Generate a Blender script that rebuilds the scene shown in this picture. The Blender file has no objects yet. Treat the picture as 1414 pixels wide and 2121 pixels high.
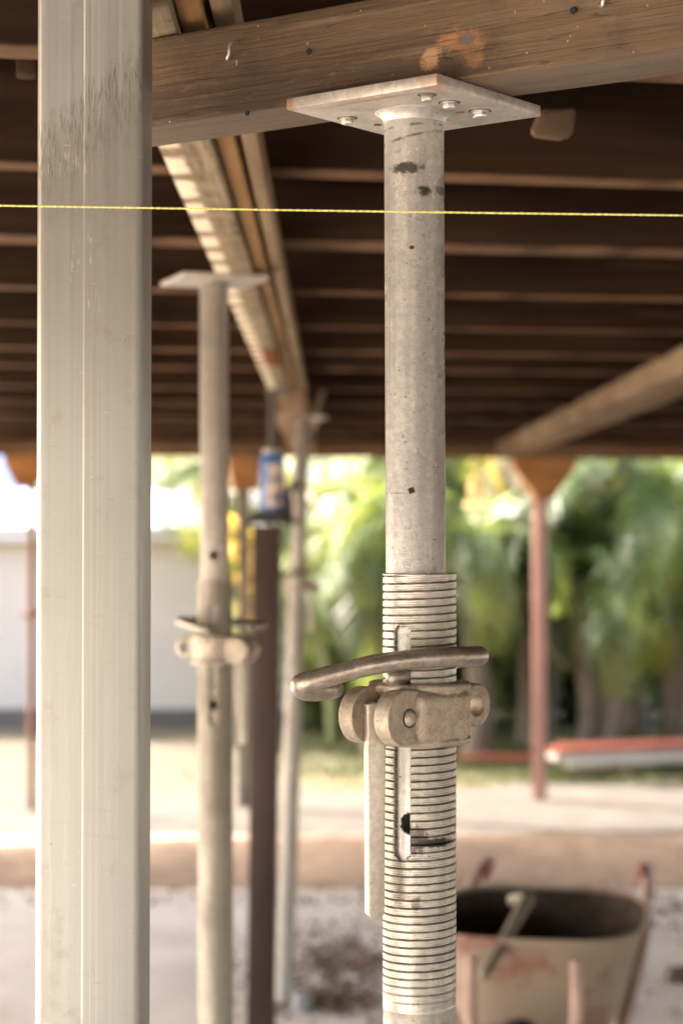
import bpy, bmesh, math, random
from mathutils import Vector, Matrix, noise as mnoise
R = math.radians
SC = bpy.context.scene
COL = SC.collection
rnd = random.Random(7)

# ------------------------------------------------------------------ camera, sky, sun, exposure
F = 4124.0          # focal length in photograph pixels (70 mm on a 24x36 frame held upright)
CAMH = 1.65
def P(x, y, z):     # point that sits z metres in front of the camera
    return Vector(((x-707)/F*z, z, CAMH+(1090-y)/F*z))
cam_d = bpy.data.cameras.new('camera'); cam = bpy.data.objects.new('camera', cam_d); COL.objects.link(cam)
cam.location = (0, 0, CAMH); cam.rotation_euler = (R(90), 0, 0)
cam_d.sensor_fit = 'VERTICAL'; cam_d.sensor_height = 36; cam_d.lens = 70
cam_d.shift_y = (1090-1060.5)/2121
cam_d.clip_start = .05; cam_d.clip_end = 500
cam_d.dof.use_dof = True; cam_d.dof.focus_distance = 1.61; cam_d.dof.aperture_fstop = 5.6; cam_d.dof.aperture_blades = 9
SC.camera = cam
SUN_EL = R(43); SUN_DIR = Vector((-.88*math.cos(SUN_EL), .475*math.cos(SUN_EL), math.sin(SUN_EL))).normalized()
w = bpy.data.worlds.new('World'); SC.world = w; w.use_nodes = True
wn = w.node_tree; bg = wn.nodes['Background']
sky = wn.nodes.new('ShaderNodeTexSky'); sky.sky_type = 'NISHITA'; sky.sun_disc = False
sky.sun_elevation = SUN_EL; sky.sun_rotation = math.atan2(SUN_DIR.x, SUN_DIR.y)
sky.air_density = 1.0; sky.dust_density = 4.0; sky.ozone_density = .6
wb_ = wn.nodes.new('ShaderNodeMix'); wb_.data_type = 'RGBA'; wb_.blend_type = 'MULTIPLY'; wb_.inputs[0].default_value = 1
wb_.inputs[7].default_value = (1.0, .965, .93, 1)      # the photograph's warm white balance
wn.links.new(sky.outputs[0], wb_.inputs[6]); wn.links.new(wb_.outputs[2], bg.inputs[0]); bg.inputs[1].default_value = .15
sd = bpy.data.lights.new('sun', 'SUN'); sd.energy = 2.5; sd.angle = R(.5); sd.color = (1, .95, .89)
so = bpy.data.objects.new('sun', sd); COL.objects.link(so)
so.rotation_euler = SUN_DIR.to_track_quat('Z', 'Y').to_euler(); so.location = (-6, 4, 8)
vs = SC.view_settings; vs.view_transform = 'Standard'; vs.look = 'None'; vs.gamma = 1; vs.use_curve_mapping = False
vs.exposure = 3.28
SC.cycles.max_bounces = 10; SC.cycles.diffuse_bounces = 6; SC.cycles.glossy_bounces = 4
SC.cycles.use_denoising = True
try: SC.cycles.sample_clamp_indirect = 6
except Exception: pass

# ------------------------------------------------------------------ material helper
class N:
    def __init__(s, name):
        s.m = bpy.data.materials.new(name); s.m.use_nodes = True; s.t = s.m.node_tree
        s.b = s.t.nodes['Principled BSDF']; s.out = s.t.nodes['Material Output']
        s.tc = s.t.nodes.new('ShaderNodeTexCoord'); s.co = s.tc.outputs['Object']
    def n(s, k): return s.t.nodes.new(k)
    def L(s, a, b):
        if hasattr(a, 'links'): s.t.links.new(a, b)
        else: b.default_value = (tuple(a)+(1,))[:4] if isinstance(a, (tuple, list)) and len(a) == 3 and b.type == 'RGBA' else a
    def map(s, scale=(1,1,1), loc=(0,0,0), rot=(0,0,0), co=None):
        q = s.n('ShaderNodeMapping'); s.L(co or s.co, q.inputs[0]); q.inputs['Scale'].default_value = scale
        q.inputs['Location'].default_value = loc; q.inputs['Rotation'].default_value = rot; return q.outputs[0]
    def noise(s, sc, det=4, rough=.55, co=None, dist=0):
        q = s.n('ShaderNodeTexNoise'); s.L(co or s.co, q.inputs['Vector']); q.inputs['Scale'].default_value = sc
        q.inputs['Detail'].default_value = det; q.inputs['Roughness'].default_value = rough; q.inputs['Distortion'].default_value = dist
        return q.outputs['Fac']
    def vor(s, sc, co=None, out='Distance'):
        q = s.n('ShaderNodeTexVoronoi'); s.L(co or s.co, q.inputs['Vector']); q.inputs['Scale'].default_value = sc; return q.outputs[out]
    def ramp(s, f, a, b, lo=0., hi=1.):
        q = s.n('ShaderNodeMapRange'); s.L(f, q.inputs[0]); q.inputs[1].default_value = a; q.inputs[2].default_value = b
        q.inputs[3].default_value = lo; q.inputs[4].default_value = hi; q.interpolation_type = 'SMOOTHSTEP'; return q.outputs[0]
    def mix(s, f, a, b, mode='MIX'):
        q = s.n('ShaderNodeMix'); q.data_type = 'RGBA'; q.blend_type = mode
        s.L(f, q.inputs[0]); s.L(a, q.inputs[6]); s.L(b, q.inputs[7]); return q.outputs[2]
    def math(s, op, a, b=0., c=0.):
        q = s.n('ShaderNodeMath'); q.operation = op; s.L(a, q.inputs[0]); s.L(b, q.inputs[1]); s.L(c, q.inputs[2]); return q.outputs[0]
    def blob(s, c, r, soft=.5, nsc=300, amt=1.2, co=None):      # ragged mark around a point of the surface
        q = s.map(scale=tuple(1/v for v in r), loc=tuple(-a/b for a, b in zip(c, r)), co=co)
        ln = s.n('ShaderNodeVectorMath'); ln.operation = 'LENGTH'; s.L(q, ln.inputs[0])
        d = s.math('ADD', ln.outputs['Value'], s.math('MULTIPLY', s.math('SUBTRACT', s.noise(nsc, 5, .7), .5), amt))
        return s.ramp(d, 1.0+soft*.3, 1.0-soft*.5)
    def bump(s, h, dist=.001, strength=1., prev=None):
        q = s.n('ShaderNodeBump'); s.L(h, q.inputs['Height']); q.inputs['Distance'].default_value = dist; q.inputs['Strength'].default_value = strength
        if prev is not None: s.L(prev, q.inputs['Normal'])
        return q.outputs[0]
    def fin(s, col, rough=.6, metal=0., nrm=None, spec=None):
        s.L(col, s.b.inputs['Base Color']); s.L(rough, s.b.inputs['Roughness']); s.L(metal, s.b.inputs['Metallic'])
        if nrm is not None: s.L(nrm, s.b.inputs['Normal'])
        if spec is not None: s.b.inputs['Specular IOR Level'].default_value = spec
        return s.m

def simple(name, col, rough=.6, metal=0., var=.25, sc=30, bump=.0005, spec=None, st=(1,1,1)):
    k = N(name); co = k.map(scale=st); n1 = k.noise(sc, 5, .6, co=co); n2 = k.noise(sc*.18, 3, co=co)
    f = k.math('ADD', k.math('MULTIPLY', n1, .6), k.math('MULTIPLY', n2, .4))
    c = k.mix(k.ramp(f, .3, .7), tuple(v*(1-var) for v in col), tuple(min(1, v*(1+var)) for v in col))
    return k.fin(c, rough, metal, k.bump(n1, bump), spec)

def wood(name, dark, mid, light, gs=1., bump=.0012, rough=.75, stain=None, patches=None, ax=0):
    k = N(name)
    s1 = [14*gs]*3; s1[ax] = .9*gs; s2 = [70*gs]*3; s2[ax] = 2.2*gs
    oi = k.n('ShaderNodeObjectInfo'); of = k.n('ShaderNodeCombineXYZ')
    k.L(k.math('MULTIPLY', oi.outputs['Random'], 37.), of.inputs[0]); k.L(k.math('MULTIPLY', oi.outputs['Random'], 11.), of.inputs[1])
    va = k.n('ShaderNodeVectorMath'); va.operation = 'ADD'; k.L(k.co, va.inputs[0]); k.L(of.outputs[0], va.inputs[1]); co = va.outputs[0]
    a = k.noise(1., 6, .62, co=k.map(scale=tuple(s1), co=co), dist=.9)
    b = k.noise(1., 5, .7, co=k.map(scale=tuple(s2), co=co), dist=.3)
    c = k.mix(k.ramp(a, .32, .66), dark, mid)
    c = k.mix(k.ramp(b, .5, .72), c, light)
    big = k.noise(2.6*gs, 3, .5, co=co)
    c = k.mix(k.ramp(big, .42, .7, 0, .55), c, light)
    crk = k.ramp(b, .3, .36, 1, 0)
    c = k.mix(k.math('MULTIPLY', crk, .55), c, tuple(v*.35 for v in dark))
    if stain: c = k.mix(k.ramp(k.noise(5.5*gs, 4, .6, co=co), .56, .66, 0, .8), c, stain)
    if patches: c = patches(k, c)
    h = k.math('ADD', k.math('MULTIPLY', a, .8), b)
    return k.fin(c, k.ramp(b, .3, .7, rough-.1, rough+.15), 0, k.bump(h, bump), .05 if rough >= .8 else .2)

def galv(name, base=(.50,.475,.43), dark=(.30,.285,.255), rough=.42, metal=.55, marks=None, sc=1., streak=True, rust=.0, bump=.0004, shade_bands=.4):
    k = N(name)
    sp = k.noise(170*sc, 5, .7); cl = k.noise(16*sc, 4, .6)
    c = k.mix(k.ramp(sp, .36, .64), tuple(v*.84 for v in base), tuple(min(1, v*1.10) for v in base)); c = k.mix(k.ramp(k.noise(1, 5, .75, co=k.map(scale=(70*sc, 70*sc, 16*sc))), .46, .66, 0, .45), c, tuple(v*.66 for v in base))
    c = k.mix(k.ramp(cl, .45, .72, 0, .55), c, dark)
    if streak:
        bn = k.noise(1., 2, .5, co=k.map(scale=(50*sc, 50*sc, 1.2*sc), loc=(3.1, 1.7, .3)), dist=.4)
        c = k.mix(k.ramp(bn, .40, .62, 0, shade_bands*.75), c, tuple(v*.52 for v in base))  # darker vertical bands painted in to stand for highlights and shading on the tube
        c = k.mix(k.ramp(cl, .62, .50, 0, 0), c, dark)
        st = k.noise(1., 5, .7, co=k.map(scale=(95*sc, 95*sc, 5*sc)))
        c = k.mix(k.ramp(st, .54, .72, 0, .4), c, (.60,.58,.54))
        c = k.mix(k.ramp(st, .3, .42, .45, 0), c, dark)
    c = k.mix(k.ramp(k.noise(330*sc, 2, .6), .67, .73, 0, .75), c, (.10,.085,.06))
    if rust: c = k.mix(k.ramp(k.noise(38*sc, 6, .75), .62-.1*rust, .72-.1*rust, 0, .8), c, (.22,.12,.045))
    if marks: c = marks(k, c)
    r = k.ramp(cl, .3, .7, rough-.06, rough+.14)
    return k.fin(c, r, metal, k.bump(k.math('ADD', sp, k.math('MULTIPLY', cl, .5)), bump))

# ------------------------------------------------------------------ geometry helper
class G:
    def __init__(s): s.bm = bmesh.new()
    def _add(s, v, f, M=None):
        vs_ = [s.bm.verts.new((M @ Vector(p)) if M else p) for p in v]
        out = []
        for q in f:
            try: out.append(s.bm.faces.new([vs_[i] for i in q]))
            except ValueError: pass
        return vs_, out
    def box(s, c, d, bev=0, seg=2, M=None, cuts=0):
        t = bmesh.new(); bmesh.ops.create_cube(t, size=1)
        for v in t.verts: v.co = Vector((v.co.x*d[0], v.co.y*d[1], v.co.z*d[2]))
        if bev: bmesh.ops.bevel(t, geom=list(t.edges), offset=bev, segments=seg, profile=.5, affect='EDGES')
        M2 = (M or Matrix()) @ Matrix.Translation(c)
        t.transform(M2); s.merge(t); return s
    def merge(s, t):
        me = bpy.data.meshes.new('t'); t.to_mesh(me); t.free(); s.bm.from_mesh(me); bpy.data.meshes.remove(me)
    def lathe(s, prof, n=48, M=None, closed=False):
        v = []; f = []
        for r, z in prof:
            for i in range(n): a = 2*math.pi*i/n; v.append((r*math.cos(a), r*math.sin(a), z))
        m = len(prof)
        for j in range(m if closed else m-1):
            for i in range(n):
                a, b = j*n+i, j*n+(i+1) % n; c, d = ((j+1) % m)*n+(i+1) % n, ((j+1) % m)*n+i
                f.append((a, b, c, d))
        if not closed:
            f.append(tuple(range(n))[::-1]); f.append(tuple((m-1)*n+i for i in range(n)))
        s._add(v, f, M); return s
    def cyl(s, r, z0, z1, n=32, bev=0, M=None):
        pr = [(r, z0), (r, z1)] if not bev else [(r-bev, z0), (r, z0+bev), (r, z1-bev), (r-bev, z1)]
        return s.lathe(pr, n, M)
    def tube(s, pts, r, n=14, round_ends=True, M=None, sub=0):
        pts = [Vector(p) for p in pts]
        if sub:
            if isinstance(r, (list, tuple)): r = [r[i]+(r[i+1]-r[i])*j/sub for i in range(len(r)-1) for j in range(sub)]+[r[-1]]
            pts = crom(pts, sub)
        rr = list(r) if isinstance(r, (list, tuple)) else [r]*len(pts)
        if round_ends:
            a, b = pts[0], pts[-1]; da = (a-pts[1]).normalized(); db = (b-pts[-2]).normalized(); ra, rb = rr[0], rr[-1]
            pts = [a+da*ra*.98, a+da*ra*.75, a+da*ra*.4]+pts+[b+db*rb*.4, b+db*rb*.75, b+db*rb*.98]
            rr = [ra*.2, ra*.66, ra*.92]+rr+[rb*.92, rb*.66, rb*.2]
        v = []; f = []; t = (pts[1]-pts[0]).normalized()
        u = t.orthogonal().normalized()
        for i, p in enumerate(pts):
            t2 = (pts[min(i+1, len(pts)-1)]-pts[max(i-1, 0)]).normalized()
            u = (u-t2*u.dot(t2)).normalized(); w_ = t2.cross(u)
            for k in range(n): a = 2*math.pi*k/n; v.append(p+(u*math.cos(a)+w_*math.sin(a))*rr[i])
        m = len(pts)
        for j in range(m-1):
            for k in range(n): f.append((j*n+k, j*n+(k+1) % n, (j+1)*n+(k+1) % n, (j+1)*n+k))
        f.append(tuple(range(n))[::-1]); f.append(tuple((m-1)*n+i for i in range(n)))
        s._add(v, f, M); return s
    def prism(s, out, h, M=None, bev=0):
        t = bmesh.new(); vv = [t.verts.new((x, y, 0)) for x, y in out]; fc = t.faces.new(vv)
        r = bmesh.ops.extrude_face_region(t, geom=[fc])
        for e in r['geom']:
            if isinstance(e, bmesh.types.BMVert): e.co.z += h
        if bev:
            ed = [e for e in t.edges if e.calc_face_angle(0) > R(40)]
            bmesh.ops.bevel(t, geom=ed, offset=bev, segments=2, profile=.5, affect='EDGES')
        bmesh.ops.recalc_face_normals(t, faces=t.faces)
        if M: t.transform(M)
        s.merge(t); return s
    def obj(s, name, mat, parent=None, loc=(0,0,0), rot=(0,0,0), smooth=35, **tag_):
        bmesh.ops.recalc_face_normals(s.bm, faces=s.bm.faces) if not tag_.pop('raw', False) else None
        me = bpy.data.meshes.new(name); s.bm.to_mesh(me); s.bm.free(); me.materials.append(mat)
        if smooth:
            me.polygons.foreach_set('use_smooth', [True]*len(me.polygons)); me.set_sharp_from_angle(angle=R(smooth))
        return link(name, me, parent, loc, rot, **tag_)
def link(name, me, parent=None, loc=(0,0,0), rot=(0,0,0), **tag_):
    o = bpy.data.objects.new(name, me); COL.objects.link(o); o.location = loc; o.rotation_euler = rot; o.parent = parent
    for k, v in tag_.items(): o[{'cat': 'category'}.get(k, k)] = v
    return o
def thing(name, label, cat, loc=(0,0,0), rot=(0,0,0), group=None):
    o = link(name, None, None, loc, rot, label=label, cat=cat)
    if group: o['group'] = group
    return o
def crom(pts, k):
    out = []; n = len(pts)
    for i in range(n-1):
        a, b, c, d = pts[max(i-1, 0)], pts[i], pts[i+1], pts[min(i+2, n-1)]
        for j in range(k):
            t = j/k
            out.append(.5*((2*b)+(-a+c)*t+(2*a-5*b+4*c-d)*t*t+(-a+3*b-3*c+d)*t*t*t))
    return out+[pts[-1]]
def grid(name, x0, x1, y0, y1, nx, ny, zf, mat, **tag_):
    v = [(x0+(x1-x0)*i/nx, y0+(y1-y0)*j/ny, 0) for j in range(ny+1) for i in range(nx+1)]
    v = [(x, y, zf(x, y)) for x, y, _ in v]
    f = [(j*(nx+1)+i, j*(nx+1)+i+1, (j+1)*(nx+1)+i+1, (j+1)*(nx+1)+i) for j in range(ny) for i in range(nx)]
    me = bpy.data.meshes.new(name); me.from_pydata(v, [], f); me.materials.append(mat)
    me.polygons.foreach_set('use_smooth', [True]*len(f)); return link(name, me, **tag_)

# ------------------------------------------------------------------ ground
def m_ground():
    k = N('sandy_soil'); a = k.noise(1.1, 6, .6); b = k.noise(14, 6, .7); c = k.noise(70, 4, .7)
    col = k.mix(k.ramp(a, .35, .65), (.36,.27,.19), (.50,.41,.31))
    col = k.mix(k.ramp(b, .5, .75, 0, .6), col, (.22,.15,.10))
    col = k.mix(k.ramp(c, .62, .7, 0, .7), col, (.14,.10,.06))
    return k.fin(col, .95, 0, k.bump(k.math('ADD', a, k.math('MULTIPLY', b, .5)), .03), .1)
def m_slab():
    k = N('dusty_concrete'); a = k.noise(1.6, 6, .62); b = k.noise(22, 6, .7)
    col = k.mix(k.ramp(a, .3, .7), (.58,.51,.445), (.74,.665,.59))
    col = k.mix(k.ramp(b, .52, .75, 0, .35), col, (.30,.24,.19))
    col = k.mix(k.ramp(k.noise(5, 5, .7), .63, .72, 0, .75), col, (.24,.165,.115))
    return k.fin(col, .9, 0, k.bump(b, .003), .15)
def m_lawn():
    k = N('patchy_turf'); a = k.noise(1.2, 5, .6); b = k.noise(30, 5, .7)
    col = k.mix(k.ramp(a, .38, .62), (.085,.092,.035), (.18,.15,.085)); xs = k.n('ShaderNodeSeparateXYZ'); k.L(k.co, xs.inputs[0]); col = k.mix(k.ramp(k.math('ADD', xs.outputs[0], k.math('MULTIPLY', a, 1.2)), .9, -.1, 0, .85), col, (.15,.125,.095))
    col = k.mix(k.ramp(b, .5, .75, 0, .5), col, (.10,.13,.04))
    return k.fin(col, .95, 0, k.bump(b, .03), .1)
SOIL, SLAB, LAWN = m_ground(), m_slab(), m_lawn()
grid('ground', -90, 90, -60, 140, 40, 40, lambda x, y: -.012, SOIL, kind='structure')
grid('concrete_slab', -7, 16, -7, 9.05, 60, 60, lambda x, y: 0, SLAB, kind='structure')
SOILY = 9.0
def sz(x, y):
    t = max(0, min(1, (y-SOILY)/.25))*max(0, min(1, (10.72-y)/.3)); e = max(0, min(1, (6-abs(x))/1))
    return -.008+t*e*(.012+.05*max(0, mnoise.noise(Vector((x*1.3, y*1.3, 0)))+.3)+.02*mnoise.noise(Vector((x*6, y*6, 3))))
grid('soil_strip', -7, 16, 8.98, 10.72, 160, 60, sz, simple('brown_soil', (.39,.275,.19), .95, 0, .28, 9, .01, .1), kind='structure')
grid('sand_path', -10, 20, 10.55, 13.0, 60, 20, lambda x, y: -.004, simple('pale_sand', (.105,.089,.074), .95, 0, .25, 5, .004, .1), kind='structure')
grid('lawn', -14, 14, 12.25, 24, 160, 90, lambda x, y: (.004 if y > 12.9 else -.02+.02*min(1, (y-12.25)/.35+.9*mnoise.noise(Vector((x*2.2, y*2, 2)))))+.015*mnoise.noise(Vector((x, y, 0))), LAWN, kind='structure')

# grass blades on the near lawn: nobody could count them
def grass():
    v = []; f = []; r = random.Random(3)
    for _ in range(14000):
        x = r.uniform(-3.2, 3.4); y = r.uniform(12.7, 15.6)
        if mnoise.noise(Vector((x*1.1, y*1.4, 5))) < r.uniform(-.5, .35) or x < r.uniform(-1.2, .6): continue
        h = r.uniform(.03, .10); a = r.uniform(0, 6.28); dx, dy = math.cos(a)*.006, math.sin(a)*.006; lx, ly = r.uniform(-.03, .03), r.uniform(-.03, .03)
        i = len(v); v += [(x-dx, y-dy, 0), (x+dx, y+dy, 0), (x+lx, y+ly, h)]; f.append((i, i+1, i+2))
    me = bpy.data.meshes.new('grass'); me.from_pydata(v, [], f)
    me.materials.append(simple('grass_blade', (.11,.125,.045), .8, 0, .4, 3, .0, .2)); link('grass', me, kind='stuff', label='patchy short grass along the back of the yard', cat='grass')
grass()

# ------------------------------------------------------------------ house floor overhead: joists and boards
def joist_shade(k, c):      # shade painted dark on the sides, bottom edge painted paler as if lit
    oi = k.n('ShaderNodeObjectInfo'); c = k.mix(k.ramp(oi.outputs['Random'], .2, .9, 0, .6), c, (.13,.07,.035))
    c = k.mix(k.ramp(k.noise(1, 4, .7, co=k.map(scale=(3, 20, 20))), .60, .66, 0, .5), c, (.22,.16,.11)); c = k.mix(k.ramp(k.noise(1, 3, .6, co=k.map(scale=(.9, 6, 6))), .5, .7, 0, .6), c, (.13,.085,.05))
    z = k.n('ShaderNodeSeparateXYZ'); k.L(k.co, z.inputs[0])
    k.b.inputs['Specular IOR Level'].default_value = .05
    lit_bottom = k.ramp(k.math('ADD', z.outputs[2], k.math('MULTIPLY', k.noise(9, 4), .010)), -.0665, -.0715, 0, .9)
    return k.mix(lit_bottom, k.mix(k.ramp(k.noise(1, 3, .6, co=k.map(scale=(.8, 4, 9), loc=(2, 3, 1))), .42, .62, .95, .76), c, (.009,.005,.003)), k.mix(.45, c, (.18,.105,.062)))
JW = wood('joist_hardwood', (.050,.026,.013), (.105,.056,.030), (.19,.115,.068), .7, .0015, .8, patches=joist_shade)
BW = wood('floorboard_underside', (.028,.015,.009), (.06,.032,.018), (.10,.06,.035), .7, .001, .85)
hf = thing('house_floor', 'underside of a raised timber floor, dark brown joists and floorboards', 'house floor', (0, 0, 0), (0, 0, math.atan(.16)))
JZ = CAMH+.50
jm = {}
XC = 5.2
HW = 8.7  # floor stretched beyond the view, rightward and rearward, to block sky light
for n in range(-9, 17):
    lc = (XC, .6966*n+rnd.uniform(-.05, .05), JZ+.075+rnd.uniform(-.022, .008)); rt = (0, rnd.uniform(-.0012, .0012), rnd.uniform(-.006, .006))
    o = link('joist', jm[0].data, hf, lc, rt) if jm else G().box((0, 0, 0), (2*HW, .055, .15), .003, 1).obj('joist', JW, hf, lc, rt)
    o.scale.y = rnd.choice((.9, 1.1, 1.2, 1.5, 2.0)); jm.setdefault(0, o)
for i, (lx, n) in enumerate(((1.9, 3), (-.9, 4), (2.9, 4), (.1, 6), (3.4, 6), (1.3, 8), (-1.6, 8), (2.2, 10))):
    o = link('nogging', nog.data, hf, (lx, .6966*(n+.5), JZ+.085)) if i else G().box((0, 0, 0), (.045, .63, .12), .003, 1).obj('nogging', JW, hf, (lx, .6966*(n+.5), JZ+.085)); nog = o
bd = None
for i in range(124):
    x = XC-HW+.07+i*.14
    if bd is None: bd = G().box((0, 0, 0), (.1385, 18.7, .02), .002, 1).obj('floorboard', wood('floorboard_timber', (.028,.015,.009), (.06,.032,.018), (.10,.06,.035), .7, .001, .85, ax=1), hf, (x, 2.5, JZ+.162))
    else: link('floorboard', bd.data, hf, (x, 2.5, JZ+.162+rnd.uniform(-.001, .001)))

G().box((XC, 2.5, JZ+.186), (2*HW, 18.7, .024), .001, 1).obj('sky_leak_sheet', BW, hf)  # unseen sheet added above the boards to stop sky light leaking through
# short timbers under the joists
def timber(name, mat, p0, p1, wd, ht, label, cat, bev=.004, parts=None, up=True, group=None, jit=0.):
    """straight timber from p0 to p1 (centres of its bottom face)"""
    p0, p1 = Vector(p0), Vector(p1); d = p1-p0; L_ = d.length
    t = thing(name, label, cat, p0, (0, 0, math.atan2(d.y, d.x)), group) if parts else None
    ya = -math.asin(d.z/L_)
    g = G().box((L_/2, 0, ht/2), (L_, wd, ht), bev, 2)
    if parts is None:
        return g.obj(name, mat, None, p0, (0, ya, math.atan2(d.y, d.x)), label=label, cat=cat, **({'group': group} if group else {}))
    return t

def dapples_and_patches(k, c):
    # light dapples painted into the colour along one edge; cream mottling over the face
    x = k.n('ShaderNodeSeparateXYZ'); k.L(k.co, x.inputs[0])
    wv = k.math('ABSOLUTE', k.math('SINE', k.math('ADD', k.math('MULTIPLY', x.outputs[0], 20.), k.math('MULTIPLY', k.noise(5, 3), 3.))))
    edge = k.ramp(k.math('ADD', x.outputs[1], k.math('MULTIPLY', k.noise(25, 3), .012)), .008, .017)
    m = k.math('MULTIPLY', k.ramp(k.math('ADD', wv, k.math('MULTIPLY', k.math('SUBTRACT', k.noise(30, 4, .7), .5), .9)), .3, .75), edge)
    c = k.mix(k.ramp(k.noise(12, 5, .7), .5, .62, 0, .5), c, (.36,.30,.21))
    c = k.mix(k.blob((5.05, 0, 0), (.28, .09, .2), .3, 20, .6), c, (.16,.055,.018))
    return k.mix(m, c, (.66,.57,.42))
PALEW = wood('weathered_pale_timber', (.13,.10,.065), (.22,.17,.11), (.33,.27,.18), .8, .0012, .8, stain=(.17,.15,.09), patches=dapples_and_patches)
ORANGEW = wood('golden_brown_timber', (.16,.085,.03), (.27,.15,.055), (.36,.22,.09), .8, .001, .7)
TANW = wood('tan_timber', (.14,.095,.055), (.23,.165,.10), (.32,.25,.165), .8, .001, .8)
# long bearer in three laminas that runs away from the camera
BZ = CAMH+.4265
lb = thing('bearer_beam', 'long laminated timber beam with painted light dapples running away under the floor', 'beam', (0, 0, BZ), (0, 0, R(90)+math.atan(.0051)))
def lam(x, w_, y0, y1, b, t_, mat, label=None):
    o = G().box(((y0+y1)/2, 0, 0), (y1-y0, w_, t_-b), .003, 2).obj('plank', mat, lb, (0, -x, (b+t_)/2))
    if label: o['label'] = label
lam(-.164, .062, 1.55, 6.9, 0, .068, PALEW, 'pale lamina with light dapples painted on its edge')
lam(-.120, .022, 1.45, 6.7, .010, .0685, ORANGEW, 'golden brown middle lamina')
lam(-.0935, .020, 1.3, 6.8, .016, .058, TANW, 'tan outer lamina')
# second, lower beam beyond it
b2 = G().box((1.9, 0, .045), (3.6, .11, .13), .004, 2).obj('bearer_beam', wood('pale_brown_timber', (.13,.085,.05), (.23,.16,.10), (.36,.27,.18), .8, .0012, .8, stain=(.2,.09,.04)), None, (-.175, 6.35, CAMH+.385), (0, 0, R(90)+.004), label='short lower beam beyond the jack, resting on the farthest steel prop', cat='beam')
# bearer on the right
rb = G().box((4.3, 0, .034), (8.6, .19, .072), .004, 2).obj('bearer_beam', wood('dusty_brown_timber', (.11,.075,.045), (.20,.145,.09), (.30,.23,.15), .8, .0012, .85), None, (1.03, 3.3, CAMH+.4255), (0, 0, R(90)+.002), label='dusty brown beam slanting away at the right below the joists', cat='beam')
# edge beam of the house
EDY = 11.7
eb = G().box((5., 0, .043), (2*HW, .10, .088), .004, 1).obj('edge_beam', wood('dark_edge_timber', (.07,.04,.02), (.13,.075,.04), (.2,.13,.08), .6, .0015, .85), None, (.2-EDY*.158, EDY*.9875, CAMH+.41), (0, 0, math.atan(.16)), label='dark brown beam along the far edge of the floor above the garden', cat='beam')
def edgeY(X): return EDY/.9875+.16*X
# outer weatherboard skirt above the edge beam keeps the sky off the joists
sk = G().box((5., 0, .2), (2*HW+.05, .03, .42), .002, 1).obj('fascia_board', JW, None, (.2-EDY*.158-.16*.11, EDY*.9875+.115, CAMH+.452), (0, 0, math.atan(.16)), label='brown fascia board on the outside of the far floor edge', cat='board')

CORB = wood('orange_brown_corbel', (.20,.085,.025), (.33,.155,.05), (.42,.23,.09), .8, .001, .75)
def corbel(xpx, wt, wb, y1, label):
    kx = (xpx-707)/F; Y = edgeY(0)/(1-.16*kx); X = kx*Y
    h = .41-(1090-y1)/F*12.0
    g = G().prism([(-wt/2, 0), (-wt/2, -.04), (-wb/2, -h), (wb/2, -h), (wt/2, -.04), (wt/2, 0)], .09, Matrix.Rotation(R(90), 4, 'X'), .003)
    g.obj('corbel', CORB, None, (X, Y+.045, CAMH+.4085), (0, 0, math.atan(.16)), label=label, cat='corbel', group='timber corbels under the far edge beam')
    return X, Y, CAMH+.4085-h
cx, cy, cz = corbel(1122, .39, .11, 1030, 'orange brown corbel on top of the pink red post')
RP = simple('faded_red_paint', (.36,.19,.15), .6, 0, .22, 9, .0006, st=(1,1,.3))
rp = thing('steel_post', 'slim faded red square post standing at the far edge of the slab', 'post', ((1117-707)/F*cy, cy, 0), (0, 0, R(-22)))
G().box((0, 0, cz/2), (.072, .072, cz), .006, 2).obj('shaft', RP, rp)
G().box((0, 0, cz-.006), (.13, .13, .008), .001, 1).obj('cap_plate', RP, rp)
PALEW2 = wood('grey_post_timber', (.12,.10,.075), (.2,.17,.13), (.28,.25,.2))
X, Y, Z = corbel(505, .20, .15, 1015, 'orange brown corbel seen beside the blue bottle jack')
g = G().box((0, 0, Z/2), (.07, .07, Z), .004, 1).obj('timber_post', PALEW2, None, (X, Y, 0), label='plain timber post under the middle corbel, behind the brown post', cat='post')
X, Y, Z = corbel(52, .26, .12, 1010, 'orange brown corbel at the left edge behind the aluminium post')
BRN = simple('brown_rusty_steel', (.16,.075,.045), .75, 0, .35, 20, .001)
tp = thing('thin_prop', 'thin brown rusty prop just left of the big aluminium post', 'prop', ((66-707)/F*Y, Y, 0))
G().cyl(.022, 0, Z-.006, 16).obj('tube', BRN, tp); G().box((0, 0, Z-.004), (.11, .11, .008)).obj('cap_plate', BRN, tp)
G().tube([(-.05, 0, 1.14), (.05, -.02, 1.15)], .018, 8).obj('pin', BRN, tp)

# wooden offcut hanging behind the main beam and a cable
g = G().box((0, 0, 0), (.040, .03, .034), .007, 2)
for v in g.bm.verts: v.co += Vector((mnoise.noise(v.co*40), 0, mnoise.noise(v.co*40+Vector((5, 5, 5)))))*.006+Vector((.25*v.co.z, 0, .15*v.co.x))
g.obj('timber_block', wood('block_timber', (.06,.035,.02), (.12,.075,.045), (.19,.13,.08)), None, P(1146, 255, 2.17), (.1, .1, .16), label='small pale timber block fixed below the first dark joist', cat='timber block')
G().box((0, 0, 0), (.022, .03, .12), .003, 2).obj('timber_cleat', JW, None, P(56, 45, 2.17), (0, 0, .16), label='small upright brown cleat nailed to a joist at the far top left', cat='timber cleat')
pts = [P(652, 880, 7.2), P(660, 830, 7.2), P(680, 785, 7.2), P(712, 762, 7.2), P(760, 755, 7.2), P(900, 757, 7.3), P(1100, 762, 7.4), P(1300, 770, 7.5)]
pts = [p-Vector((0, 0, .0)) for p in pts]
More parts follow.
